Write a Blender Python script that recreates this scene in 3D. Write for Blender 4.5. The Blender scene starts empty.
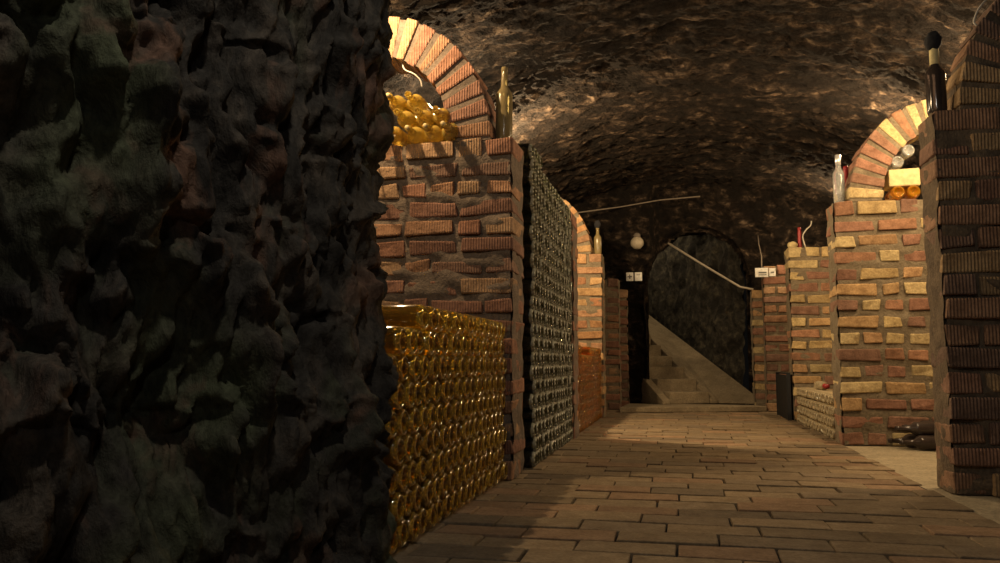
import bpy, math, random
import numpy as np
from mathutils import Vector, Matrix

random.seed(7)
RNG = np.random.default_rng(11)
S = bpy.context.scene
COL = S.collection
PI = math.pi

# ------------------------------------------------------------------ noise
_perm = RNG.permutation(256)
_perm = np.concatenate([_perm, _perm, _perm])
_g = RNG.normal(size=(256, 3)); _g /= np.linalg.norm(_g, axis=1)[:, None]

def perlin(p):
    p = np.asarray(p, float)
    i = np.floor(p).astype(int); f = p - i
    u = f * f * f * (f * (f * 6 - 15) + 10)
    i &= 255
    out = 0
    for dx in (0, 1):
        wx = u[:, 0] if dx else 1 - u[:, 0]
        for dy in (0, 1):
            wy = u[:, 1] if dy else 1 - u[:, 1]
            for dz in (0, 1):
                wz = u[:, 2] if dz else 1 - u[:, 2]
                h = _perm[_perm[_perm[i[:, 0] + dx] + i[:, 1] + dy] + i[:, 2] + dz]
                g = _g[h]
                d = g[:, 0] * (f[:, 0] - dx) + g[:, 1] * (f[:, 1] - dy) + g[:, 2] * (f[:, 2] - dz)
                out = out + wx * wy * wz * d
    return out * 1.6

def fbm(p, octv=4, gain=.5, lac=2.03):
    a, s, t = 1., 0., 0.
    q = np.array(p, float)
    for k in range(octv):
        s = s + a * perlin(q + 17.3 * k); t += a
        a *= gain; q = q * lac
    return s / t

def ridged(p, octv=3, gain=.5, lac=2.1):
    a, s, t = 1., 0., 0.
    q = np.array(p, float)
    for k in range(octv):
        n = 1 - np.abs(perlin(q + 9.1 * k)) * 1.9
        s = s + a * n; t += a
        a *= gain; q = q * lac
    return s / t

def grid(func, nu, nv):
    u, v = np.meshgrid(np.linspace(0, 1, nu), np.linspace(0, 1, nv), indexing='ij')
    return func(u.ravel(), v.ravel())

def grid_normals(P, nu, nv):
    Q = P.reshape(nu, nv, 3)
    n = np.cross(np.gradient(Q, axis=0), np.gradient(Q, axis=1)).reshape(-1, 3)
    return n / (np.linalg.norm(n, axis=1)[:, None] + 1e-12)

# ------------------------------------------------------------------ mesh helper
class MB:
    def __init__(s):
        s.v = []; s.f = []; s.c = []; s.m = []; s.sm = []
    def add(s, verts, faces, col=(1, 1, 1), mat=0, smooth=False):
        o = len(s.v)
        s.v.extend([tuple(map(float, q)) for q in verts])
        for q in faces:
            s.f.append([i + o for i in q]); s.c.append(col); s.m.append(mat); s.sm.append(smooth)
        return s
    def box(s, a, b, col=(1, 1, 1), mat=0, jit=0.0):
        x0, y0, z0 = a; x1, y1, z1 = b
        P = [(x0, y0, z0), (x1, y0, z0), (x1, y1, z0), (x0, y1, z0), (x0, y0, z1), (x1, y0, z1), (x1, y1, z1), (x0, y1, z1)]
        return s.hexa(P, col, mat, jit)
    def hexa(s, P, col=(1, 1, 1), mat=0, jit=0.0):
        if jit: P = [tuple(c + random.uniform(-jit, jit) for c in q) for q in P]
        return s.add(P, [(0, 3, 2, 1), (4, 5, 6, 7), (0, 1, 5, 4), (1, 2, 6, 5), (2, 3, 7, 6), (3, 0, 4, 7)], col, mat)
    def gridmesh(s, P, nu, nv, mat=0, flip=False, smooth=True, mask=None, col=(1, 1, 1)):
        F = []
        for i in range(nu - 1):
            for j in range(nv - 1):
                if mask is not None and not mask[i, j]: continue
                a = i * nv + j
                q = (a, a + 1, a + nv + 1, a + nv)
                F.append(q if flip else q[::-1])
        return s.add(P, F, col, mat, smooth)
    def lathe(s, prof, seg=24, M=None, col=(1, 1, 1), mat=0, smooth=True, heel=False):
        V = []; F = []; idx = []
        for (r, z) in prof:
            if r < 1e-6:
                idx.append([len(V)]); V.append((0, 0, z))
            else:
                idx.append(list(range(len(V), len(V) + seg)))
                V += [(r * math.cos(2 * PI * k / seg), r * math.sin(2 * PI * k / seg), z) for k in range(seg)]
        for A, B in zip(idx[:-1], idx[1:]):
            for k in range(seg):
                k2 = (k + 1) % seg
                if len(A) == 1: F.append((A[0], B[k2], B[k]))
                elif len(B) == 1: F.append((A[k], A[k2], B[0]))
                else: F.append((A[k], A[k2], B[k2], B[k]))
        V0 = V
        if M is not None: V = [tuple(M @ Vector(q)) for q in V]
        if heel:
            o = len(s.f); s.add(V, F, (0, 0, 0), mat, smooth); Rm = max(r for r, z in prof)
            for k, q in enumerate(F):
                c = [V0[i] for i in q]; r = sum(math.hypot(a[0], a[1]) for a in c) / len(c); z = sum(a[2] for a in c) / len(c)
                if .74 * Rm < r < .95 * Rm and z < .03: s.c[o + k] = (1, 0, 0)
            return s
        return s.add(V, F, col, mat, smooth)
    def tube(s, pts, r, seg=8, col=(1, 1, 1), mat=0):
        pts = [Vector(p) for p in pts]; n = len(pts); V = []; F = []
        rr = r if isinstance(r, (list, tuple)) else [r] * n
        for i, p in enumerate(pts):
            t = (pts[min(i + 1, n - 1)] - pts[max(i - 1, 0)]).normalized()
            a = t.cross(Vector((0.13, .2, 1)))
            a = a.normalized(); b = t.cross(a)
            V += [tuple(p + rr[i] * (math.cos(2 * PI * k / seg) * a + math.sin(2 * PI * k / seg) * b)) for k in range(seg)]
        for i in range(n - 1):
            for k in range(seg):
                F.append((i * seg + k, i * seg + (k + 1) % seg, (i + 1) * seg + (k + 1) % seg, (i + 1) * seg + k))
        F.append(tuple(range(seg))[::-1]); F.append(tuple((n - 1) * seg + k for k in range(seg)))
        return s.add(V, F, col, mat, True)
    def build(s, name, mats, parent=None, loc=(0, 0, 0), bevel=0, auto=False):
        me = bpy.data.meshes.new(name)
        me.from_pydata(s.v, [], s.f); me.update()
        if not isinstance(mats, (list, tuple)): mats = [mats]
        for m in mats: me.materials.append(m)
        me.polygons.foreach_set('material_index', s.m)
        me.polygons.foreach_set('use_smooth', s.sm)
        if any(c != (1, 1, 1) for c in s.c):
            at = me.color_attributes.new('Col', 'FLOAT_COLOR', 'CORNER')
            cols = []
            for p, c in zip(me.polygons, s.c): cols += list(c) + [1.0] if p.loop_total == 0 else (list(c) + [1.0]) * p.loop_total
            at.data.foreach_set('color', cols)
        o = bpy.data.objects.new(name, me); COL.objects.link(o); o.location = loc
        if parent is not None: o.parent = parent
        if bevel:
            b = o.modifiers.new('Bevel', 'BEVEL'); b.width = bevel; b.segments = 2; b.limit_method = 'ANGLE'
        return o

def tag(o, label=None, cat=None, group=None, kind=None):
    if label: o['label'] = label
    if cat: o['category'] = cat
    if group: o['group'] = group
    if kind: o['kind'] = kind
    return o

def thing(name, label, cat, loc=(0, 0, 0), group=None):
    o = bpy.data.objects.new(name, None); COL.objects.link(o); o.location = loc
    return tag(o, label, cat, group)

# ------------------------------------------------------------------ materials
class NT:
    def __init__(s, name):
        s.mat = bpy.data.materials.new(name); s.mat.use_nodes = True
        s.t = s.mat.node_tree; s.t.nodes.clear()
        s.out = s.n('ShaderNodeOutputMaterial'); s.b = s.n('ShaderNodeBsdfPrincipled')
        s.t.links.new(s.b.outputs[0], s.out.inputs['Surface'])
    def n(s, typ, **kw):
        x = s.t.nodes.new(typ)
        for k, v in kw.items(): setattr(x, k, v)
        return x
    def l(s, a, b): s.t.links.new(a, b)
    def coords(s, scale=(1, 1, 1), kind='Object'):
        tc = s.n('ShaderNodeTexCoord'); mp = s.n('ShaderNodeMapping'); mp.inputs['Scale'].default_value = scale
        s.l(tc.outputs[kind], mp.inputs['Vector']); return mp.outputs[0]
    def noise(s, vec, scale, detail=4, rough=.55, dist=0):
        x = s.n('ShaderNodeTexNoise'); x.inputs['Scale'].default_value = scale
        x.inputs['Detail'].default_value = detail; x.inputs['Roughness'].default_value = rough
        x.inputs['Distortion'].default_value = dist
        s.l(vec, x.inputs['Vector']); return x.outputs['Fac']
    def ramp(s, fac, stops):
        r = s.n('ShaderNodeValToRGB'); e = r.color_ramp.elements
        while len(e) < len(stops): e.new(.5)
        for q, (p, c) in zip(e, stops): q.position = p; q.color = (*c, 1) if len(c) == 3 else c
        s.l(fac, r.inputs[0]); return r.outputs[0]
    def mix(s, fac, a, b, mode='MIX'):
        m = s.n('ShaderNodeMix', data_type='RGBA', blend_type=mode)
        if isinstance(fac, float): m.inputs[0].default_value = fac
        else: s.l(fac, m.inputs[0])
        for k, q in ((6, a), (7, b)):
            if isinstance(q, tuple): m.inputs[k].default_value = (*q, 1)
            else: s.l(q, m.inputs[k])
        return m.outputs[2]
    def bump(s, h, strength=.5, dist=.01, prev=None):
        b = s.n('ShaderNodeBump'); b.inputs['Strength'].default_value = strength; b.inputs['Distance'].default_value = dist
        s.l(h, b.inputs['Height'])
        if prev is not None: s.l(prev, b.inputs['Normal'])
        return b.outputs[0]
    def math(s, op, a, b=None):
        m = s.n('ShaderNodeMath', operation=op)
        for k, q in ((0, a), (1, b)):
            if q is None: continue
            if isinstance(q, (int, float)): m.inputs[k].default_value = q
            else: s.l(q, m.inputs[k])
        return m.outputs[0]
    def set(s, **kw):
        for k, v in kw.items():
            i = s.b.inputs[k.replace('_', ' ')]
            if isinstance(v, bpy.types.NodeSocket): s.l(v, i)
            else: i.default_value = (*v, 1) if isinstance(v, tuple) and len(v) == 3 else v
        return s

def m_brick(name, ribs=0.0, tint=(1, 1, 1), stain=.55):
    t = NT(name); v = t.coords()
    ca = t.n('ShaderNodeVertexColor', layer_name='Col').outputs[0]
    n1 = t.noise(v, 14, 5, .65); n2 = t.noise(v, 90, 4, .6)
    c = t.mix(t.ramp(n1, [(.35, (0, 0, 0)), (.65, (1, 1, 1))]), t.mix(1.0, ca, (stain, stain * .93, stain * .85), 'MULTIPLY'), ca)
    c = t.mix(1.0, c, t.ramp(n2, [(.3, (.7, .68, .66)), (.7, (1.1, 1.1, 1.1))]), 'MULTIPLY')
    if tint != (1, 1, 1): c = t.mix(1.0, c, tint, 'MULTIPLY')
    nb = t.bump(n1, .7, .012); nb = t.bump(n2, .5, .004, nb)
    if ribs:
        w = t.n('ShaderNodeTexWave', wave_type='BANDS', bands_direction='X'); w.inputs['Scale'].default_value = 25
        w.inputs['Distortion'].default_value = .6; w.inputs['Detail'].default_value = 1; w.inputs['Detail Scale'].default_value = .6
        t.l(v, w.inputs['Vector'])
        w2 = t.math('MULTIPLY', w.outputs['Fac'], t.ramp(n1, [(.3, (.1, .1, .1)), (.55, (1, 1, 1))]))
        nb = t.bump(w2, ribs, .006, nb)
    t.set(Base_Color=c, Roughness=.92, Normal=nb); return t.mat

def m_mortar(name, a, b):
    t = NT(name); v = t.coords()
    n1 = t.noise(v, 9, 5, .6); n2 = t.noise(v, 70, 5, .65)
    c = t.mix(1.0, t.ramp(n1, [(.3, a), (.7, b)]), t.ramp(n2, [(.3, (.6, .6, .6)), (.7, (1.1, 1.1, 1.1))]), 'MULTIPLY')
    nb = t.bump(n1, .8, .02); nb = t.bump(n2, .8, .008, nb)
    t.set(Base_Color=c, Roughness=.97, Normal=nb); return t.mat

def m_rock(name, stops, patch, sc=1.0, stretch=(1, 1, 1), bump=1.0, patch_at=(.52, .66), patch2=None):
    t = NT(name); v = t.coords(stretch)
    n1 = t.noise(v, 5 * sc, 6, .62, .4); n2 = t.noise(v, 34 * sc, 6, .68, .3); n3 = t.noise(v, 2.2 * sc, 3, .5)
    c = t.ramp(n1, stops)
    c = t.mix(t.ramp(n3, [(patch_at[0], (0, 0, 0)), (patch_at[1], (1, 1, 1))]), c, patch)
    if patch2: c = t.mix(t.ramp(t.noise(v, 3.1 * sc, 4, .6, .5), [(.56, (0, 0, 0)), (.66, (1, 1, 1))]), c, patch2)
    c = t.mix(1.0, c, t.ramp(n2, [(.3, (.45, .44, .43)), (.7, (1.25, 1.25, 1.25))]), 'MULTIPLY')
    nb = t.bump(n1, .9 * bump, .05); nb = t.bump(n2, 1.0 * bump, .018, nb)
    t.set(Base_Color=c, Roughness=1.0, Normal=nb, Specular_IOR_Level=.15); return t.mat

def m_glass(name, col, trans=.6, rough=.1, dust=0.0, dust_glint_col=(.3, .25, .17), ior=1.45, var=.25, spec=.5, coat=0, ring=None):
    t = NT(name); v = t.coords()
    oi = t.n('ShaderNodeObjectInfo').outputs['Random']
    lo = tuple(c * (1 - var) for c in col); hi = tuple(min(1, c * (1 + var)) for c in col)
    c = t.ramp(oi, [(0, lo), (1, hi)])
    t.set(Base_Color=c, Roughness=rough, IOR=ior, Transmission_Weight=trans, Specular_IOR_Level=spec)
    if coat: t.set(Coat_Weight=1.0, Coat_IOR=coat, Coat_Roughness=.09)
    if dust:
        d = t.n('ShaderNodeBsdfPrincipled'); d.inputs['Base Color'].default_value = (*dust_glint_col, 1); d.inputs['Roughness'].default_value = 1
        ms = t.n('ShaderNodeMixShader')
        n = t.noise(v, 22, 5, .6)
        fac = t.math('MULTIPLY', t.ramp(n, [(.25, (.3, .3, .3)), (.7, (1, 1, 1))]), dust)
        if ring:      # dusty heel ring, painted pale to stand in for rim sparkle
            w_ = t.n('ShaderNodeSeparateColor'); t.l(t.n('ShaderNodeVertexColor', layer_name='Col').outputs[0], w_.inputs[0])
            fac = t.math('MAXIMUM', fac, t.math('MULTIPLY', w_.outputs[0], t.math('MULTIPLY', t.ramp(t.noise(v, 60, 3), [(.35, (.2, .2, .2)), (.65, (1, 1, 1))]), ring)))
        t.l(fac, ms.inputs[0])
        t.l(t.b.outputs[0], ms.inputs[1]); t.l(d.outputs[0], ms.inputs[2]); t.l(ms.outputs[0], t.out.inputs['Surface'])
    return t.mat

def m_plain(name, col, rough=.7, metal=0.0, nscale=40, bump=.3):
    t = NT(name); v = t.coords(); n = t.noise(v, nscale, 4)
    c = t.mix(1.0, col, t.ramp(n, [(.3, (.75, .75, .75)), (.7, (1.1, 1.1, 1.1))]), 'MULTIPLY')
    t.set(Base_Color=c, Roughness=rough, Metallic=metal, Normal=t.bump(n, bump, .004)); return t.mat

M = {}
M['brick_ribbed'] = m_brick('ribbed brick', .6)
M['brick'] = m_brick('old brick', 0.0)
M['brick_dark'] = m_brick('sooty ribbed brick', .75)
M['paver'] = m_brick('floor brick', 0.0, stain=.7)
M['mortar'] = m_mortar('grey brown mortar', (.10, .075, .055), (.20, .15, .11))
M['mortar_yellow'] = m_mortar('sandy mortar', (.15, .115, .07), (.25, .20, .13))
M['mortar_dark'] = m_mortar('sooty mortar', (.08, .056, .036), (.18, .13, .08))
M['dirt'] = m_mortar('joint dirt', (.02, .015, .01), (.05, .038, .025))
M['concrete'] = m_mortar('sandy concrete', (.30, .25, .16), (.42, .35, .23))
M['step'] = m_mortar('step concrete', (.20, .155, .095), (.30, .24, .15))
M['rock'] = m_rock('mouldy dark rock', [(.25, (.012, .010, .009)), (.5, (.05, .043, .034)), (.75, (.13, .098, .068))], (.085, .09, .05), 1.6, (1, 1, .6), .5, (.50, .66), (.15, .085, .055))
M['vault'] = m_rock('sooty cut rock', [(.34, (.003, .0025, .002)), (.5, (.026, .018, .013)), (.60, (.085, .06, .042)), (.70, (.26, .19, .13))], (.013, .010, .008), 2.2, (.75, 1.3, 1.3), 1.6, (.40, .60))
M['rock_end'] = m_rock('dark end rock', [(.25, (.02, .016, .012)), (.5, (.08, .06, .04)), (.75, (.18, .13, .085))], (.035, .028, .02), 1.2)
M['rock_side'] = m_rock('bay rock', [(.25, (.015, .012, .01)), (.5, (.06, .045, .03)), (.75, (.14, .10, .07))], (.03, .024, .02), 1.2)
M['rock_black'] = m_rock('black moss rock', [(.25, (.012, .012, .011)), (.5, (.05, .046, .038)), (.75, (.14, .125, .09))], (.025, .023, .020), 2.4)
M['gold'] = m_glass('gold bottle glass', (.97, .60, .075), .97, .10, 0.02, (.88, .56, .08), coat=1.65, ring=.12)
M['gold_dusty'] = m_glass('dusty gold bottle glass', (.95, .60, .08), .95, .12, .38, (.66, .46, .10))
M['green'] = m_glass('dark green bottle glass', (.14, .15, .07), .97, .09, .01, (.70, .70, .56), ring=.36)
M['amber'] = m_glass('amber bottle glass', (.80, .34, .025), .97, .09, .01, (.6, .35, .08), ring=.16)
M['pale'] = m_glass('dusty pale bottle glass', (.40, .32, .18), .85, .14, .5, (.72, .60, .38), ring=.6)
M['dusty'] = m_glass('dust covered bottle glass', (.25, .19, .07), .4, .15, .7, (.20, .15, .07))
M['black_glass'] = m_glass('black bottle glass', (.03, .022, .02), .2, .12, .2, (.12, .09, .07))
M['clear'] = m_glass('clear bottle glass', (.85, .88, .86), .8, .06, .12, (.6, .6, .58), var=.03)
M['orange_glass'] = m_glass('orange bottle glass', (.95, .42, .02), .75, .05)
M['red'] = m_plain('red foil', (.30, .02, .02), .45)
M['mould'] = m_plain('black mould', (.012, .012, .014), 1.0, 0, 60, 1)
M['label_yellow'] = m_plain('yellowed neck label', (.62, .52, .26), .8)
M['block'] = m_plain('pale yellow stone', (.62, .50, .25), .95, 0, 30, .8)
M['board'] = m_plain('black board', (.008, .008, .009), .8)
M['sign'] = m_plain('white plate', (.75, .74, .68), .6)
M['ink'] = m_plain('grey print', (.12, .12, .11), .7)
M['wire'] = m_plain('pale wire', (.55, .5, .42), .5)
M['cable'] = m_plain('dusty cable', (.16, .13, .10), .8)
M['rail'] = m_plain('grey pipe', (.30, .26, .20), .5)
M['globe'] = m_plain('dull milk glass', (.42, .36, .26), .5)
M['foil'] = m_plain('silver foil', (.75, .75, .74), .3, .6)
M['lath'] = m_plain('dark lath wood', (.07, .045, .025), .9)
M['cork'] = m_plain('pale cork', (.55, .42, .2), .9)

# ------------------------------------------------------------------ room shell
VX, VA, VZ, VB = .13, 2.35, 1.35, 1.30      # vault centre, half width, springing, rise
Y_END = 9.75

def vault_z(x): return VZ + VB * math.sqrt(max(0, 1 - ((x - VX) / VA) ** 2))

def f_vault(u, v):
    ang = PI * u; y = -2.5 + v * (Y_END + .6 + 2.5)
    x = VX + VA * np.cos(ang); z = VZ + VB * np.sin(ang)
    P = np.stack([x, y, z], 1)
    n = -np.stack([np.cos(ang) / VA, 0 * u, np.sin(ang) / VB], 1); n /= np.linalg.norm(n, axis=1)[:, None]
    q = P * np.array([1.1, 4.2, 4.2])
    d = .085 * fbm(P * 1.1, 3) + .07 * (ridged(q, 3) - .6) + .04 * fbm(P * np.array([6., 15., 15.]), 3) + .022 * fbm(P * np.array([13., 30., 30.]), 2)
    return P + n * d[:, None]
nu, nv = 400, 900
MB().gridmesh(grid(f_vault, nu, nv), nu, nv, flip=False, smooth=False).build('ceiling', M['vault'])['kind'] = 'structure'

def f_side(sx):
    def f(u, v):
        y = -2.5 + u * (Y_END + .6 + 2.5); z = -.05 + v * (VZ + .15)
        P = np.stack([np.full_like(u, VX + sx * VA), y, z], 1)
        d = .08 * fbm(P * 1.7, 4) + .05 * (ridged(P * 4, 3) - .6)
        return P - np.array([sx, 0, 0]) * d[:, None]
    return f
for sx, nm in ((-1, 'wall_left'), (1, 'wall_right')):
    MB().gridmesh(grid(f_side(sx), 300, 50), 300, 50, flip=(sx < 0)).build(nm, M['rock_side'])['kind'] = 'structure'

# end wall of rock with an arched opening towards the stairs
OX0, OX1, OZS, OZT = -.335, .78, 1.45, 2.06      # opening
def f_end(u, v):
    x = VX - VA - .2 + u * (2 * VA + .4); z = -.05 + v * 2.95
    P = np.stack([x, np.full_like(u, Y_END), z], 1)
    d = .10 * fbm(P * 1.5 + 3, 4) + .07 * (ridged(P * 4.2, 3) - .6) + .03 * fbm(P * 14, 3)
    P[:, 1] -= d + .33 * np.clip((-.20 - x) / .12, 0, 1)
    return P
nu, nv = 210, 120
P = grid(f_end, nu, nv)
xc, aw = (OX0 + OX1) / 2, (OX1 - OX0) / 2
def inside(x, z): return abs(x - xc) < aw and z < OZS + (OZT - OZS) * math.sqrt(max(0, 1 - ((x - xc) / aw) ** 2))
Q = P.reshape(nu, nv, 3)
mask = np.array([[not inside(*(Q[i:i + 2, j:j + 2].reshape(-1, 3).mean(0)[[0, 2]])) for j in range(nv - 1)] for i in range(nu - 1)])
eb = MB().gridmesh(P, nu, nv, mask=mask, flip=False)
# reveal of the opening
def f_rev(u, v):
    k = u * 3
    x = np.where(k < 1, OX0, np.where(k > 2, OX1, xc - aw * np.cos(PI * (k - 1))))
    z = np.where(k < 1, k * OZS, np.where(k > 2, (3 - k) * OZS, OZS + (OZT - OZS) * np.sin(PI * np.clip(k - 1, 0, 1))))
    k3 = .33 * np.clip((-.20 - x) / .12, 0, 1); y = Y_END - .06 - k3 + v * (.55 + k3)
    P = np.stack([x, y, z], 1)
    c = np.stack([x - xc, 0 * x, (z - 1.0) * .8], 1); c /= np.linalg.norm(c, axis=1)[:, None] + 1e-9
    return P + c * (.05 + .06 * fbm(P * 4, 3))[:, None]
eb.gridmesh(grid(f_rev, 120, 16), 120, 16, flip=False)
eb.build('wall_back', M['vault'])['kind'] = 'structure'

# stair passage behind: walls and roof of black rock
SD = Vector((-.52, .854, 0)).normalized()       # direction the stairs climb
SN = Vector((SD.y, -SD.x, 0))                   # to the right of it
S0 = Vector((.10, 9.24, 0))                     # foot of the flight, middle
def f_pass(off, h0=0.0, h1=3.6, l0=-1.9, l1=5.0):
    def f(u, v):
        l = l0 + u * (l1 - l0); z = h0 + v * (h1 - h0)
        P = np.stack([S0.x + SD.x * l + SN.x * off, S0.y + SD.y * l + SN.y * off, z], 1)
        d = .10 * fbm(P * np.array([2, 2, 1.3]), 4) + .10 * (ridged(P * np.array([5, 5, 2.4]), 3) - .6)
        s = -1 if off > 0 else 1
        return P + np.array([SN.x, SN.y, 0]) * (s * d)[:, None]
    return f
MB().gridmesh(grid(f_pass(.86, l0=.20), 120, 90), 120, 90, flip=False).build('wall_passage_right', M['rock_black'])['kind'] = 'structure'
MB().gridmesh(grid(f_pass(-.62, l0=.95), 80, 70), 80, 70, flip=True).build('wall_passage_left', M['rock_black'])['kind'] = 'structure'
def f_proof(u, v):
    l = .9 + u * 4.1; o = -.9 + v * 2.1
    z = 2.15 + .35 * l
    P = np.stack([S0.x + SD.x * l + SN.x * o, S0.y + SD.y * l + SN.y * o, z], 1)
    P[:, 2] += .12 * fbm(P * 2.4, 4); return P
MB().gridmesh(grid(f_proof, 70, 40), 70, 40).build('ceiling_passage', M['rock_black'])['kind'] = 'structure'
def f_pend(u, v):
    o = -1 + u * 2.3; z = v * 4.4
    P = np.stack([S0.x + SD.x * 4.9 + SN.x * o, S0.y + SD.y * 4.9 + SN.y * o, z], 1)
    P[:, 1] += .1 * fbm(P * 2.4, 4); return P
MB().gridmesh(grid(f_pend, 30, 40), 30, 40).build('wall_passage_end', M['rock_black'])['kind'] = 'structure'

# floor: brick pavers between the bays, sandy concrete in the bays
fb = MB()
XL, XR = -.80, 1.0
y = -1.0; row = 0
while y < 9.6:
    d = .150 + random.uniform(-.006, .006)
    x = XL - .30 * ((row * .47 + random.uniform(-.08, .08)) % 1.0)
    while x < XR:
        L = random.choice([.29, .30, .285, .31, .27])
        x0, x1 = max(x, XL), min(x + L, XR)
        if x1 - x0 > .03:
            g = random.uniform(.75, 1.15); r = random.random()
            c = (.26 * g, .195 * g, .115 * g) if r < .6 else ((.29 * g, .19 * g, .11 * g) if r < .8 else (.21 * g, .16 * g, .10 * g))
            dz = random.uniform(-.005, .003)
            fb.box((x0 + .003, y + .004, -.06), (x1 - .003, y + d - .004, dz), c, 0, .0025)
        x += L
    y += d; row += 1
fbo = fb.build('floor', M['paver'], bevel=.004); fbo['kind'] = 'structure'
def f_ground(u, v):
    x = -2.6 + u * 5.5; y = -2.6 + v * 14.0
    z = np.where((x > XR - .02), -.004, -.014) + .005 * fbm(np.stack([x * 3, y * 3, 0 * x], 1), 3)
    return np.stack([x, y, z], 1)
nu, nv = 110, 220
P = grid(f_ground, nu, nv)
gm = MB()
Q = P.reshape(nu, nv, 3)
gm.gridmesh(P, nu, nv, flip=True, mat=0)
k = 0
for i in range(nu - 1):
    xm = (Q[i, 0, 0] + Q[i + 1, 0, 0]) / 2
    for j in range(nv - 1):
        gm.m[k] = 1 if (xm > XR - .03 or xm < XL + .02 or Q[i, j, 1] > 9.5) else 0; k += 1
go = gm.build('floor_bed', [M['dirt'], M['concrete']]); go['kind'] = 'structure'

# rear wall behind the viewpoint closes the tunnel
def f_rear(u, v):
    x = -2.7 + u * 5.6; z = -.1 + v * 3.0
    P = np.stack([x, np.full_like(u, -2.3), z], 1); P[:, 1] += .1 * fbm(P * 2, 3); return P
MB().gridmesh(grid(f_rear, 40, 30), 40, 30, flip=True).build('wall_front', M['rock_side'])['kind'] = 'structure'

# ------------------------------------------------------------------ foreground rock mass
CP = [(-2.0, .02), (-1.55, .25), (-1.15, .62), (-.95, .98), (-.79, 1.30), (-.68, 1.58), (-.70, 1.76), (-.95, 1.86), (-1.5, 1.90), (-2.25, 1.92)]
def spline(pts, n):
    pts = [np.array(p, float) for p in pts]; out = []
    pp = [2 * pts[0] - pts[1]] + pts + [2 * pts[-1] - pts[-2]]
    for k in range(1, len(pp) - 2):
        for t in np.linspace(0, 1, 40, endpoint=False):
            a, b, c, d = pp[k - 1:k + 3]
            out.append(.5 * (2 * b + (c - a) * t + (2 * a - 5 * b + 4 * c - d) * t * t + (3 * b - a - 3 * c + d) * t ** 3))
    out.append(pts[-1]); out = np.array(out)
    L = np.concatenate([[0], np.cumsum(np.linalg.norm(np.diff(out, axis=0), axis=1))])
    s = np.linspace(0, L[-1], n)
    return np.stack([np.interp(s, L, out[:, 0]), np.interp(s, L, out[:, 1])], 1)
nu, nv = 620, 420
C2 = spline(CP, nu)
T = np.gradient(C2, axis=0); T /= np.linalg.norm(T, axis=1)[:, None]
N2 = np.stack([T[:, 1], -T[:, 0]], 1)
zz = np.linspace(-.05, 2.62, nv)
B = np.zeros((nu, nv, 3)); B[:, :, 0] = C2[:, None, 0]; B[:, :, 1] = C2[:, None, 1]; B[:, :, 2] = zz[None]
NN = np.zeros((nu, nv, 3)); NN[:, :, 0] = N2[:, None, 0]; NN[:, :, 1] = N2[:, None, 1]
b = B.reshape(-1, 3); nn = NN.reshape(-1, 3)
warp = np.stack([fbm(b * 5 + k * 31.7, 3) for k in range(3)], 1)
w = b + .10 * warp
lump = fbm(w * np.array([3.4, 3.4, 2.0]) + 2.2, 2)
mid = 1 - np.abs(perlin(w * np.array([10., 10., 4.6]) + 5.1)) * 2.4
drip = 1 - np.abs(perlin((b + .045 * warp) * np.array([24., 24., 8.5]) + 8.3)) * 2.2
pil = np.abs(perlin(w * np.array([13., 13., 8.]) + 40.3)) 
fine = fbm(b * np.array([60., 60., 34.]), 3)
tiny = fbm(b * np.array([150., 150., 100.]), 2)
bil1 = np.abs(perlin(w * np.array([9., 9., 4.2]) + 12.3)); bil2 = np.abs(perlin((b + .05 * warp) * np.array([21., 21., 6.]) + 3.3)); bil3 = np.abs(perlin((b + .03 * warp) * np.array([48., 48., 15.]) + 6.3))
we = np.repeat(np.exp(-((C2[:, 1] - 1.62) / .22) ** 2), nv)
d = (.20 * lump) * (1 - .97 * we) + .12 * (bil1 - .25) * (1 - .6 * we) + .045 * (bil2 - .25) * (1 - .3 * we) + .024 * (bil3 - .2) + .016 * mid + .020 * drip + .010 * fine + .004 * tiny
back = np.clip((np.arange(nu) / nu - .70) * 9, 0, 1)
d = d * (1 - .55 * np.repeat(back, nv))
edge = np.interp(b[:, 2], [.10, .45, .50, .56, .62, .70, .84, .98, 1.12, 1.25], [.052, .035, .012, -.004, -.018, -.030, -.036, -.048, -.024, -.010])
P = b + nn * d[:, None]
P[:, 0] += edge * we - .02
P[:, 2] += .04 * perlin(w * 6.5 + 77) * np.clip(b[:, 2] * 4, 0, 1)
ro = MB().gridmesh(P, nu, nv, flip=False).build('rock_outcrop', M['rock'])
tag(ro, 'huge dark mouldy rock face with lumpy hanging folds filling the left foreground', 'rock')

# ------------------------------------------------------------------ brick partitions
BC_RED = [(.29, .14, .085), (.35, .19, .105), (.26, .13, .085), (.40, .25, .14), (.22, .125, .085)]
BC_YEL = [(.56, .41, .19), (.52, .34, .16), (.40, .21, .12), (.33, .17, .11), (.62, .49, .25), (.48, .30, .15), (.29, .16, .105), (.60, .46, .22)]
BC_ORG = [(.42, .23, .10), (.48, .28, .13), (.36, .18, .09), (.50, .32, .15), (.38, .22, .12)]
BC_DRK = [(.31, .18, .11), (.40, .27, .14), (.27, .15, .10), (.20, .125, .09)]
H_P = 1.555

def arch_xz(cx, a, b, t): return cx - a * math.cos(t), b * math.sin(t)

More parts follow.
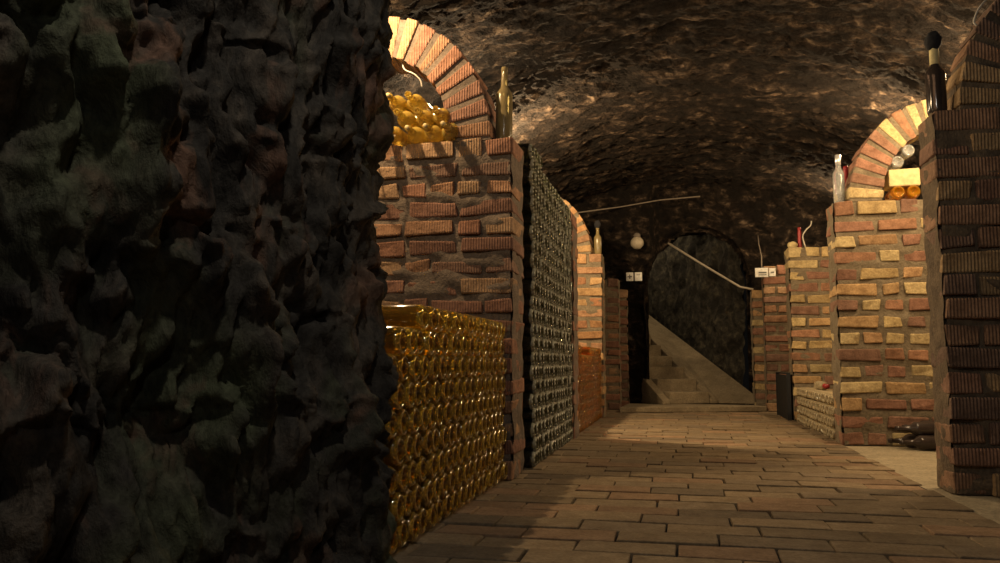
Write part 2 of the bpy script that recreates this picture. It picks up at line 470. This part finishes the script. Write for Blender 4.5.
def partition(xe, sgn, Y0, Y1, label, mats, palette, arch=True, H=H_P, W=1.55, name='brick_partition', ncourse=15, gap=.034, jit=.008, mort=(.020, .0005)):
    """xe: aisle edge, sgn: +1 the wall runs to +X, -1 to -X."""
    root = thing(name, label, 'brick wall', (xe, Y0, 0))
    th = Y1 - Y0
    mb = MB(); ch = H / ncourse
    for r in range(ncourse):
        x = 0.0; first = True
        while x < W - .02:
            L = .255 if random.random() < .55 else .135
            if first: L = .255 if r % 2 else .135
            if x + L > W - .08: L = W - x
            first = False
            c = random.choice(palette); g = random.uniform(.8, 1.15); c = tuple(q * g for q in c)
            j = random.uniform(-.010, .006); jz = random.uniform(-.004, .004)
            z0 = r * ch + (gap * .35 if r else .002) + jz * (r > 0); z1 = (r + 1) * ch - (gap * .65 if r < ncourse - 1 else 0) + jz * (r < ncourse - 1)
            a0, a1 = x + (gap * .4 if x > 0 else random.uniform(-.001, .006)), x + L - gap * .4
            X0, X1 = (a0, a1) if sgn > 0 else (-a1, -a0)
            mb.box((X0, j - .004, z0), (X1, th + .004, z1), c, 0, jit)
            x += L
    mb.build('bricks', mats[0], root, bevel=.008)
    # mortar body: uneven slab sunk a little behind the brick faces
    mo = MB()
    nu_, nv_ = 76, 84
    def f_face(u, v):
        Pq = np.stack([sgn * (.010 + u * (W - .012)), np.full_like(u, .006), .002 + v * (H - .010)], 1)
        wq = Pq + np.array([xe * 3, Y0 * 3, 0])
        Pq[:, 1] += -mort[0] * np.clip(fbm(wq * np.array([6, 6, 16]), 3), -.3, 1) + mort[1]
        return Pq
    mo.gridmesh(grid(f_face, nu_, nv_), nu_, nv_, flip=(sgn < 0))
    def f_endf(u, v):
        Pq = np.stack([np.full_like(u, 0.), .003 + u * (th - .006), .002 + v * (H - .010)], 1)
        wq = Pq + np.array([xe * 3, Y0 * 3, 5])
        Pq[:, 0] = sgn * (.0015 - .018 * np.clip(fbm(wq * np.array([9, 9, 9]), 3), -.4, 1))
        return Pq
    mo.gridmesh(grid(f_endf, 14, 84), 14, 84, flip=(sgn > 0))
    mo.box((min(sgn * .012, sgn * (W - .01)), .012, .002), (max(sgn * .012, sgn * (W - .01)), th - .012, H - .012))
    mo.build('mortar', mats[1], root)
    if arch:
        ar = MB(); off = .10; ao, bo, ai, bi = .58, .65, .375, .445; cx = off + ao
        n = 19; a_th = th
        for k in range(n):
            t0, t1 = PI * (k + .16) / n, PI * (k + .84) / n
            c = random.choice(palette); g = random.uniform(.85, 1.15); c = tuple(q * g for q in c)
            pts = []
            e = random.uniform(-.006, .006)
            for yy in (e, a_th):
                pts.append([(arch_xz(cx, ao, bo, t0), yy), (arch_xz(cx, ao, bo, t1), yy), (arch_xz(cx, ai, bi, t1), yy), (arch_xz(cx, ai, bi, t0), yy)])
            Pp = [(sgn * q[0][0], q[1], H + q[0][1]) for q in pts[0]] + [(sgn * q[0][0], q[1], H + q[0][1]) for q in pts[1]]
            if sgn < 0: Pp = [Pp[i] for i in (3, 2, 1, 0, 7, 6, 5, 4)]
            ar.hexa(Pp, c, 0, .005)
        ob = ar.build('arch_bricks', mats[0], root, bevel=.008)
        am = MB(); V = []; F = []; m_ = 60
        for k in range(m_ + 1):
            t = PI * k / m_
            for (a_, b_, yy) in ((ao - .008, bo - .008, .009), (ao - .008, bo - .008, a_th - .01), (ai + .008, bi + .008, a_th - .01), (ai + .008, bi + .008, .009)):
                q = arch_xz(cx, a_, b_, t); jj = random.uniform(-.004, .004)
                V.append((sgn * q[0] + jj, yy + jj, H + q[1] + jj - .003))
        for k in range(m_):
            for e in range(4):
                q = (k * 4 + e, k * 4 + (e + 1) % 4, k * 4 + 4 + (e + 1) % 4, k * 4 + 4 + e)
                F.append(q if sgn > 0 else q[::-1])
        F += [(0, 1, 2, 3), tuple(m_ * 4 + e for e in (3, 2, 1, 0))]
        am.add(V, F); am.build('arch_mortar', mats[1], root)
    return root

rib = (M['brick_ribbed'], M['mortar']); yel = (M['brick'], M['mortar_yellow']); drk = (M['brick_dark'], M['mortar_dark'])
partition(-.735, -1, 3.54, 3.80, 'ribbed red brick wall with an arch of piled gold bottles, above the gold bottle stack', rib, BC_RED, ncourse=17, gap=.026, jit=.009, mort=(.034, -.0015))
partition(-.705, -1, 5.47, 5.70, 'thin brick wall edge between the green bottle stack and the amber bottle stack', rib, BC_RED, arch=False)
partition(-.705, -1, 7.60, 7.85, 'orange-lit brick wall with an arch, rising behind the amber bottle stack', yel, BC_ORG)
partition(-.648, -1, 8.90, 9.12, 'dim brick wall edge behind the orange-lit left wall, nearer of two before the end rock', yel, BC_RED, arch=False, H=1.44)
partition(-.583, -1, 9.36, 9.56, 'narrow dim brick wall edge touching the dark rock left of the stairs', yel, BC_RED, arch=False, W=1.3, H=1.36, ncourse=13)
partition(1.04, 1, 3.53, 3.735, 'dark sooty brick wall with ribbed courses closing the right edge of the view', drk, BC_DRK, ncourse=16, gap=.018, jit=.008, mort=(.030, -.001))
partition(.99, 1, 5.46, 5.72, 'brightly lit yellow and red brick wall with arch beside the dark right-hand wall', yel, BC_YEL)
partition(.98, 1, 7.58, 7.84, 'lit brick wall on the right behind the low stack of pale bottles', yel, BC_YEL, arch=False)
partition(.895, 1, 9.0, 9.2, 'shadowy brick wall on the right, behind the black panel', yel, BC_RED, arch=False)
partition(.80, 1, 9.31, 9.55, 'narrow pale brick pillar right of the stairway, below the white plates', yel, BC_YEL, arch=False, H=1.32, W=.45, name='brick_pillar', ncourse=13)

# ------------------------------------------------------------------ bottles
def bottle_profile(R=.044, L=.30, neck=.0145, body=.60, punt=True, lip=.0165, shoulder=.16):
    p = []
    if punt: p += [(0, .030), (R * .25, .027), (R * .48, .015), (R * .66, .004)]
    else: p += [(0, .004), (R * .6, .003)]
    p += [(R * .70, .0005), (R * .80, .002), (R * .90, .0075), (R * .965, .016), (R, .029)]
    zb = L * body; zs = L * (body + shoulder)
    p += [(R, zb * .5), (R, zb)]
    for k in range(1, 6):
        t = k / 6; p.append((neck * 1.15 + (R - neck * 1.15) * (.5 + .5 * math.cos(PI * t)), zb + (zs - zb) * t))
    p += [(neck * 1.12, zs), (neck, L - .028), (neck, L - .024), (lip, L - .022), (lip, L - .008), (neck, L - .006), (neck, L - .001), (neck * .85, L), (neck * .7, L - .003), (neck * .65, L - .012), (0, L - .013)]
    return p

ORD = ['zeroth', 'first', 'second', 'third', 'fourth', 'fifth', 'sixth', 'seventh', 'eighth', 'ninth', 'tenth', 'eleventh', 'twelfth', 'thirteenth', 'fourteenth', 'fifteenth', 'sixteenth', 'seventeenth', 'eighteenth', 'nineteenth', 'twentieth', 'twenty-first', 'twenty-second', 'twenty-third', 'twenty-fourth', 'twenty-fifth', 'twenty-sixth', 'twenty-seventh']

def stack(name, mat, R, L, xface, sgn, ystart, yend, rows, text, ref, group, from_far, pitch=None, skip=None, limit=None, cat='bottle'):
    """a hexagonally packed stack, bottle bottoms towards the aisle; sgn -1: the necks point to -X"""
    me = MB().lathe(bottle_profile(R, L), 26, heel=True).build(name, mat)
    src = me; D = 2 * R; p = D * math.sqrt(3) / 2 if pitch is None else pitch
    n = int((yend - ystart) / D)
    items = []
    for r in range(rows):
        cnt = n if r % 2 == 0 else n - 1
        for k in range(cnt):
            yy = (yend - R - k * D - (R if r % 2 else 0)) if from_far else (ystart + R + k * D + (R if r % 2 else 0))
            if skip and skip(r, k, yy): continue
            items.append((r, k, yy))
    over = []
    if limit and len(items) > limit:
        items.sort(key=lambda q: q[2]); over = items[limit:]; items = items[:limit]
    first = True
    for r, k, yy in items:
        o = src if first else src.copy()
        if not first: COL.objects.link(o)
        first = False
        o.location = (xface + random.uniform(-.006, .006), yy, R + .002 + r * p)
        o.rotation_mode = 'XYZ'
        o.rotation_euler = (0, sgn * PI / 2, 0)
        rt = 'bottom row' if r == 0 else ('top row' if r == rows - 1 else ORD[r + 1] + ' row from the floor')
        o['label'] = text % (rt, ORD[k + 1] + ' ' + ref)
        o['category'] = cat; o['group'] = group
    if over:
        mb = MB(); prof = bottle_profile(R, L)
        for r, k, yy in over:
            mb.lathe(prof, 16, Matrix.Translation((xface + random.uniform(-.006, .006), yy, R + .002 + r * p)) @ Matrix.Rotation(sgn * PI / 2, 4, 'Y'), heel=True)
        o = mb.build(name + 's', mat)
        tag(o, 'far columns of dark green bottle ends beside the thin brick wall edge', 'bottles', group, 'stuff')
    return items

# gold stack in the near left bay (top row starts farther back)
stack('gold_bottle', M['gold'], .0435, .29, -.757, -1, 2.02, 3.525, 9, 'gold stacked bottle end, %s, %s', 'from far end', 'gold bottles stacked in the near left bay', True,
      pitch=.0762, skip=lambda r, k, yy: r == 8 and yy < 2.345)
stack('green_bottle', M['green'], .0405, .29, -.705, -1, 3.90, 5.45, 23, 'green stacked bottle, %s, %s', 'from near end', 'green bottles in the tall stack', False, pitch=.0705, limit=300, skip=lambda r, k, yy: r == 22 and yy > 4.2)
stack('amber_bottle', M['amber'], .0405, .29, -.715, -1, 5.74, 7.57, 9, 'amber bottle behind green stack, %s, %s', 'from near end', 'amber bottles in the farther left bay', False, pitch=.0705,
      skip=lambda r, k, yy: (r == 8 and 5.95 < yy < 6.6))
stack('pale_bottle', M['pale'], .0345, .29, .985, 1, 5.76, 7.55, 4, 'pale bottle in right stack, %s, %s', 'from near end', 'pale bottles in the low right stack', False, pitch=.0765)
for k in range(3):
    z0 = .002 + .0345 * 2 + k * .0765
    lt = MB().box((1.03, 5.77, z0 + .0005), (1.06, 7.54, z0 + .0070)).build('wooden_lath', M['lath'])
    tag(lt, 'thin dark wooden lath lying under the %s row of pale bottles' % ORD[k + 2], 'lath', 'laths between the rows of pale bottles')

def lay_bottle(name, mat, base, axis, R=.044, L=.30, label='', cat='bottle', group=None, extra=None, **kw):
    """a bottle with its base centre at `base`, pointing along `axis`"""
    q = Vector(axis).normalized().to_track_quat('Z', 'Y')
    root = thing(name, label, cat, base, group)
    root.rotation_mode = 'QUATERNION'; root.rotation_quaternion = q
    MB().lathe(bottle_profile(R, L, **kw), 28).build('glass_body', mat, root)
    if extra: extra(root, R, L)
    return root

def neck_label(mat):
    def f(root, R, L):
        MB().lathe([(.0158, L * .74), (.0166, L * .742), (.0166, L * .93), (.0158, L * .932)], 20).build('neck_foil', mat, root)
    return f
def cork(root, R, L):
    MB().lathe([(0, L - .012), (.0105, L - .012), (.0105, L + .012), (.008, L + .015), (0, L + .015)], 16).build('cork', M['cork'], root)

# gold bottles piled in the left arch, necks over the wall's edge
Zt = H_P
pile = [(0, -1.312, 'left end of the bottom row'), (0, -1.215, 'second in the bottom row'), (0, -1.127, 'third in the bottom row'), (0, -1.04, 'right end of the bottom row'),
        (1, -1.26, 'left of the middle row'), (1, -1.171, 'centre of the middle row'), (1, -1.083, 'right of the middle row'), (2, -1.215, 'right of the two on top'), (2, -1.303, 'left of the two on top')]
for (r, x, w_) in pile:
    z = Zt + .045 + r * .0765
    lay_bottle('arch_bottle', M['gold_dusty'], (x + .006, 3.733 + random.uniform(-.02, .015), z), (random.uniform(-.02, .02), -1, random.uniform(-.005, .01)), .0415, .31,
               'gold bottle piled in the left arch, %s' % w_, group='gold bottles piled in the left arch', extra=cork if random.random() < .6 else None)

# standing bottles on the ends of the walls
lay_bottle('wine_bottle', M['dusty'], (-.796, 3.64, Zt), (0.01, 0, 1), .040, .375, 'tall dusty brown bottle standing on the near left brick wall beside the arch', body=.62, shoulder=.14)
def mould_top(root, R, L):
    mb = MB(); P_ = []
    nu_, nv_ = 24, 16
    def f(u, v):
        a, t = 2 * PI * u, PI * v
        q = np.stack([np.sin(t) * np.cos(a), np.sin(t) * np.sin(a), np.cos(t)], 1)
        q = q * (1 + .25 * fbm(q * 2.2 + 3, 3))[:, None]
        return q * np.array([.85, .85, 1.15]) * R * 1.0 + np.array([0, 0, L + .026])
    Pq = grid(f, nu_, nv_); Pq = Pq.reshape(nu_, nv_, 3); Pq[-1] = Pq[0]
    mb.gridmesh(Pq.reshape(-1, 3), nu_, nv_, flip=False); mb.build('mould_cap', M['mould'], root)
def dark_neck(root, R, L):
    MB().lathe([(.0158, L * .74), (.0185, L * .745), (.0185, L * .99), (.012, L * .995)], 20).build('neck_foil', M['label_yellow'], root)
    mould_top(root, R, L)
lay_bottle('wine_bottle', M['black_glass'], (1.085, 3.62, Zt), (0, 0, 1), .039, .30, 'black bottle with yellowed neck and dark mould ball on the sooty right wall', extra=dark_neck)
def clear_top(root, R, L):
    MB().lathe([(.0155, L * .80), (.018, L * .805), (.018, L * 1.0), (.010, L * 1.01), (0, L * 1.012)], 18).build('neck_foil', M['foil'], root)
lay_bottle('wine_bottle', M['clear'], (1.05, 5.56, Zt), (0, 0, 1), .036, .33, 'clear glass bottle with silver neck on the brightly lit right wall', extra=clear_top)
lay_bottle('wine_bottle', M['red'], (1.12, 5.68, Zt), (0, 0, 1) , .022, .28, 'slim red bottle standing behind the clear bottle with silver neck')
lay_bottle('wine_bottle', M['red'], (1.10, 7.72, Zt), (0, 0, 1), .017, .20, 'small slim red bottle on the lit wall behind the low pale stack')
lay_bottle('wine_bottle', M['dusty'], (-.755, 7.72, Zt), (0, 0, 1), .036, .27, 'dusty pale bottle with black mouldy neck on the orange-lit left wall', extra=mould_top)

# right arch: two orange bottle ends under a pale stone block, clear bottles behind
for i, x in enumerate((1.385, 1.477)):
    lay_bottle('orange_bottle', M['orange_glass'], (x, 5.455, Zt + .045), (0, 1, 0), .042, .29, 'glowing orange bottle end in the right arch, %s of the two under the pale block' % ('left' if i == 0 else 'right'), group='orange bottles in the right arch')
st = MB().box((1.34, 5.475, Zt + .092), (1.525, 5.66, Zt + .20), jit=.008).build('stone_block', M['block'], bevel=.008)
tag(st, 'pale yellow stone block resting on two orange bottles in the right arch', 'stone block')
for i, (x, z, ax) in enumerate(((1.39, .245, (.08, 1, 0)), (1.46, .315, (-.05, 1, .02)))):
    lay_bottle('clear_bottle', M['clear'], (x, 5.46, Zt + z), ax, .040, .28, ['clear bottle lying on the pale stone block, lower of two', 'upper clear bottle above the pale stone block in the right arch'][i])

# red-capped bottle on the low stack
def red_cap(root, R, L):
    MB().lathe([(.0175, L * .72), (.020, L * .73), (.019, L), (.0, L + .002)], 18).build('neck_foil', M['red'], root)
lay_bottle('wine_bottle', M['pale'], (1.085, 6.95, .332), (0.06, -1, 0), .036, .33, 'pale bottle with red neck foil lying on top of the low pale stack', extra=red_cap)

# dark bottles heaped at the foot of the bright wall
heap = [((1.52, 5.355, .045), (-1, -.12, 0), 'black bottle lying at the foot of the bright brick wall, lowest and left'), ((1.56, 5.262, .045), (-1, -.12, 0), 'black bottle on the concrete by the sooty wall, front of the heap'),
        ((1.55, 5.305, .122), (-1, -.12, .0), 'black bottle on top of the small dark heap by the bright brick wall'), ((1.62, 5.40, .124), (-1, -.08, .0), 'black bottle lying at the back of the dark heap, against the bricks')]
for p, a, lb in heap:
    lay_bottle('dark_bottle', M['black_glass'], p, a, .042, .30, lb, group='dark bottles heaped beside the bright wall')

# black panel beside the low stack
bp = thing('black_panel', 'black upright panel against the lit brick wall, left of the low pale stack', 'panel', (.945, 7.62, 0))
MB().box((-.012, 0, .0), (.012, .80, .40), jit=.002).build('board', M['board'], bp, bevel=.003)
MB().box((-.018, -.012, .0), (.018, .0, .41)).box((-.018, .80, 0), (.018, .812, .41)).box((-.018, -.012, .41), (.018, .812, .425)).build('frame', M['board'], bp, bevel=.002)

# ------------------------------------------------------------------ platform and stairs
pl = MB()
PA, PB_ = Vector((-.62, 8.40, 0)), Vector((.885, 8.94, 0))
pl.hexa([(PA.x, PA.y, 0), (PB_.x, PB_.y, 0), (.78, 9.22, 0), (-.575, 9.22, 0), (PA.x, PA.y, .055), (PB_.x, PB_.y, .055), (.78, 9.22, .055), (-.575, 9.22, .055)])
tag(pl.build('concrete_platform', M['step'], bevel=.008), 'low pale concrete platform across the tunnel floor at the foot of the stairs', 'platform')

sroot = thing('staircase', 'worn concrete stairs climbing left through the dark rock archway', 'stairs', (S0.x, S0.y, .055))
def sp(l, o, z): q = SD * l + SN * o; return (q.x, q.y, z)
rise, tread, hw = .135, .26, .255
for k in range(9):
    l0 = k * tread
    m = MB().hexa([sp(l0, -hw, 0), sp(l0, hw, 0), sp(l0 + tread + .02, hw, 0), sp(l0 + tread + .02, -hw, 0), sp(l0, -hw, (k + 1) * rise), sp(l0, hw, (k + 1) * rise), sp(l0 + tread + .02, hw, (k + 1) * rise), sp(l0 + tread + .02, -hw, (k + 1) * rise)], jit=.004)
    m.build('step', M['step'], sroot, bevel=.012)
Lt = 9 * tread; sl = rise / tread
for o0, o1 in ((-hw - .10, -hw - .003), (hw + .003, hw + .10)):
    MB().hexa([sp(-.02, o0, 0), sp(-.02, o1, 0), sp(Lt, o1, 0), sp(Lt, o0, 0), sp(-.02, o0, .04), sp(-.02, o1, .04), sp(Lt, o1, Lt * sl + .13), sp(Lt, o0, Lt * sl + .13)]).build('curb', M['step'], sroot, bevel=.01)
o0, o1 = hw + .105, .80
MB().hexa([sp(-.02, o0, 0), sp(-.28, o1, 0), sp(Lt, o1, 0), sp(Lt, o0, 0), sp(-.02, o0, .02), sp(-.28, o1, .0), sp(Lt, o1, Lt * sl - .06), sp(Lt, o0, Lt * sl + .02)]).build('ramp', M['step'], sroot, bevel=.015)

# handrail pipe across the archway
hr = MB().tube([(-.106, 9.45, 1.902), (.25, 9.45, 1.657), (.686, 9.45, 1.37), (.83, 9.47, 1.34)], .013, 10).build('handrail', M['rail'])
tag(hr, 'thin grey pipe slanting down across the dark archway over the stairs', 'pipe')

# ------------------------------------------------------------------ small fixtures
def plates(name, label, specs, loc):
    root = thing(name, label, 'sign', loc)
    for (x, z, w_, h_, marks) in specs:
        pn = MB().box((x - w_ / 2, -.006, z - h_ / 2), (x + w_ / 2, .006, z + h_ / 2)).build('plate', M['sign'], root, bevel=.004)
        mk = MB()
        for (mx, mz, mw, mh) in marks: mk.box((x + mx - mw / 2, -.0085, z + mz - mh / 2), (x + mx + mw / 2, -.005, z + mz + mh / 2))
        if marks: mk.build('print', M['ink'], pn)
    return root
plates('wall_sign', 'pair of small square white plates on the dark rock left of the stairs', [(-.048, 0, .082, .10, [(0, 0, .05, .012), (0, 0, .012, .05)]), (.050, 0, .085, .10, [(0, .02, .04, .006)])], (-.497, 9.30, 1.50))
plates('wall_sign', 'oblong white plate beside a small one, above the narrow pale brick pillar', [(0, 0, .135, .10, [(0.01, .0, .08, .016), (.01, -.024, .08, .008)]), (.11, .0, .065, .085, [(0, 0, .035, .012)])], (.875, 8.94, 1.475))
gl = thing('wall_lamp', 'dull round pale globe on the rock above the square white plates', 'lamp', (-.452, 9.30, 1.885))
MB().lathe([(0, -.075), (.04, -.065), (.07, -.03), (.075, 0), (.07, .03), (.045, .06), (.03, .07), (0, .07)], 20, Matrix.Translation((0, -.05, 0))).build('globe', M['globe'], gl)
MB().lathe([(0, 0), (.04, 0), (.04, .03), (.02, .05), (0, .05)], 16, Matrix.Translation((0, -.05, .065))).build('cap', M['cable'], gl)

tag(MB().tube([(-1.123, 8.9, 2.198), (-.645, 9.3, 2.323), (-.188, 9.45, 2.415), (.271, 9.52, 2.452)], .008, 8).build('ceiling_cable', M['cable']), 'dusty cable running under the dark ceiling before the end wall', 'cable')
cb = MB().tube([(.91, 9.58, 1.98), (.905, 9.45, 1.85), (.90, 9.15, 1.68), (.878, 8.94, 1.528)], .007, 8).build('sign_cable', M['cable']); tag(cb, 'thin cable hanging down the rock to the oblong white plate', 'cable')

def curl(pts, r, label, nm='wire'):
    P3 = [np.array(p) for p in pts]; pp = [2 * P3[0] - P3[1]] + P3 + [2 * P3[-1] - P3[-2]]; out = []
    for k in range(1, len(pp) - 2):
        for t in np.linspace(0, 1, 8, endpoint=False):
            a, b_, c, d_ = pp[k - 1:k + 3]
            out.append(.5 * (2 * b_ + (c - a) * t + (2 * a - 5 * b_ + 4 * c - d_) * t * t + (3 * b_ - a - 3 * c + d_) * t ** 3))
    out.append(P3[-1])
    tag(MB().tube(out, r, 7).build(nm, M['wire']), label, 'wire')
curl([(-1.385, 3.47, 1.545), (-1.36, 3.42, 1.525), (-1.325, 3.40, 1.522), (-1.295, 3.42, 1.545), (-1.285, 3.48, 1.58)], .0035, 'pale curved wire hook hanging over the left wall edge below the gold pile')
curl([(-1.30, 3.60, 1.99), (-1.27, 3.56, 1.93), (-1.22, 3.55, 1.90), (-1.19, 3.56, 1.87), (-1.185, 3.57, 1.84)], .0035, 'pale twisted wire dangling inside the left arch')
curl([(1.30, 3.56, 2.02), (1.27, 3.54, 2.01), (1.235, 3.53, 1.97), (1.215, 3.53, 1.92), (1.225, 3.53, 1.90)], .004, 'pale wire loop on the arch of the sooty right wall')

def f_stone(u, v):
    a, t = 2 * PI * u, PI * v
    q = np.stack([np.sin(t) * np.cos(a), np.sin(t) * np.sin(a), np.cos(t)], 1)
    q = q * (1 + .22 * fbm(q * 2.0 + 8, 3))[:, None]
    return q * np.array([.045, .05, .034])
Pq = grid(f_stone, 26, 16).reshape(26, 16, 3); Pq[-1] = Pq[0]
tag(MB().gridmesh(Pq.reshape(-1, 3), 26, 16).build('stone', M['block'], loc=(1.03, 7.68, H_P + .030)), 'small pale rounded stone beside the small slim red bottle', 'stone')
curl([(1.14, 7.66, 1.56), (1.12, 7.66, 1.66), (1.15, 7.66, 1.72), (1.19, 7.66, 1.76), (1.20, 7.66, 1.80)], .006, 'pale bent wire standing up beside the small slim red bottle')

# ------------------------------------------------------------------ light
WARM = (1.0, .70, .38); WARM2 = (1.0, .76, .46)
def lamp(loc, power, col=WARM, r=.04):
    l = bpy.data.lights.new('bulb_or_fill', 'POINT'); l.energy = power; l.color = col; l.shadow_soft_size = r
    o = bpy.data.objects.new('bulb_or_fill', l); COL.objects.link(o); o.location = loc; return o
lamp((-1.42, 3.16, 2.20), 72, WARM, .018)         # left, hidden by the rock
lamp((-1.60, 2.30, 1.60), 12, WARM, .12)          # added in the same bay to make the gold stack glow
lamp((-1.32, 4.50, 2.06), 70, WARM2, .08)         # above the green stack
lamp((1.60, 4.85, 2.04), 50, WARM, .12)           # right bay
lamp((1.60, 4.10, 1.90), 60, WARM, .10)           # right bay, nearer bulb
lamp((1.45, 6.05, 2.14), 75, WARM, .08)           # right, second bay
lamp((-1.22, 6.0, 2.13), 210, WARM, .07)         # left, third bay
lamp((1.50, 8.70, 2.10), 55, WARM, .06)
lamp((-.86, 11.0, 2.5), 32, WARM2, .06)           # up the stairs
lamp((-.12, .50, 2.30), 38, (1.0, .95, .86), .05)   # added fill over the viewpoint, raking down the foreground rock
lamp((.9, -1.4, 1.9), 15, (.95, .95, 1.0), .08)     # added weak fill behind the viewpoint, no lamp of the tunnel

wd = bpy.data.worlds.new('World'); S.world = wd; wd.use_nodes = True
wd.node_tree.nodes['Background'].inputs[0].default_value = (.01, .009, .008, 1)
wd.node_tree.nodes['Background'].inputs[1].default_value = .3

# ------------------------------------------------------------------ camera
F = 800.0
th = math.atan(80.5 / F); ps = math.atan(180 / F * math.cos(th))
fw = Vector((-math.sin(ps) * math.cos(th), math.cos(ps) * math.cos(th), math.sin(th)))
cd = bpy.data.cameras.new('Camera'); cd.sensor_width = 36; cd.lens = 36 * F / 1000; cd.clip_start = .02
cam = bpy.data.objects.new('Camera', cd); COL.objects.link(cam)
cam.location = (0, 0, .52); cam.rotation_euler = fw.to_track_quat('-Z', 'Y').to_euler()
S.camera = cam
S.view_settings.view_transform = 'Standard'
try: S.view_settings.look = 'None'
except Exception: pass
S.view_settings.gamma = 1; S.view_settings.use_curve_mapping = False
S.view_settings.exposure = 0.0
S.cycles.use_denoising = True
S.cycles.max_bounces = 8; S.cycles.transmission_bounces = 8; S.cycles.sample_clamp_indirect = 4
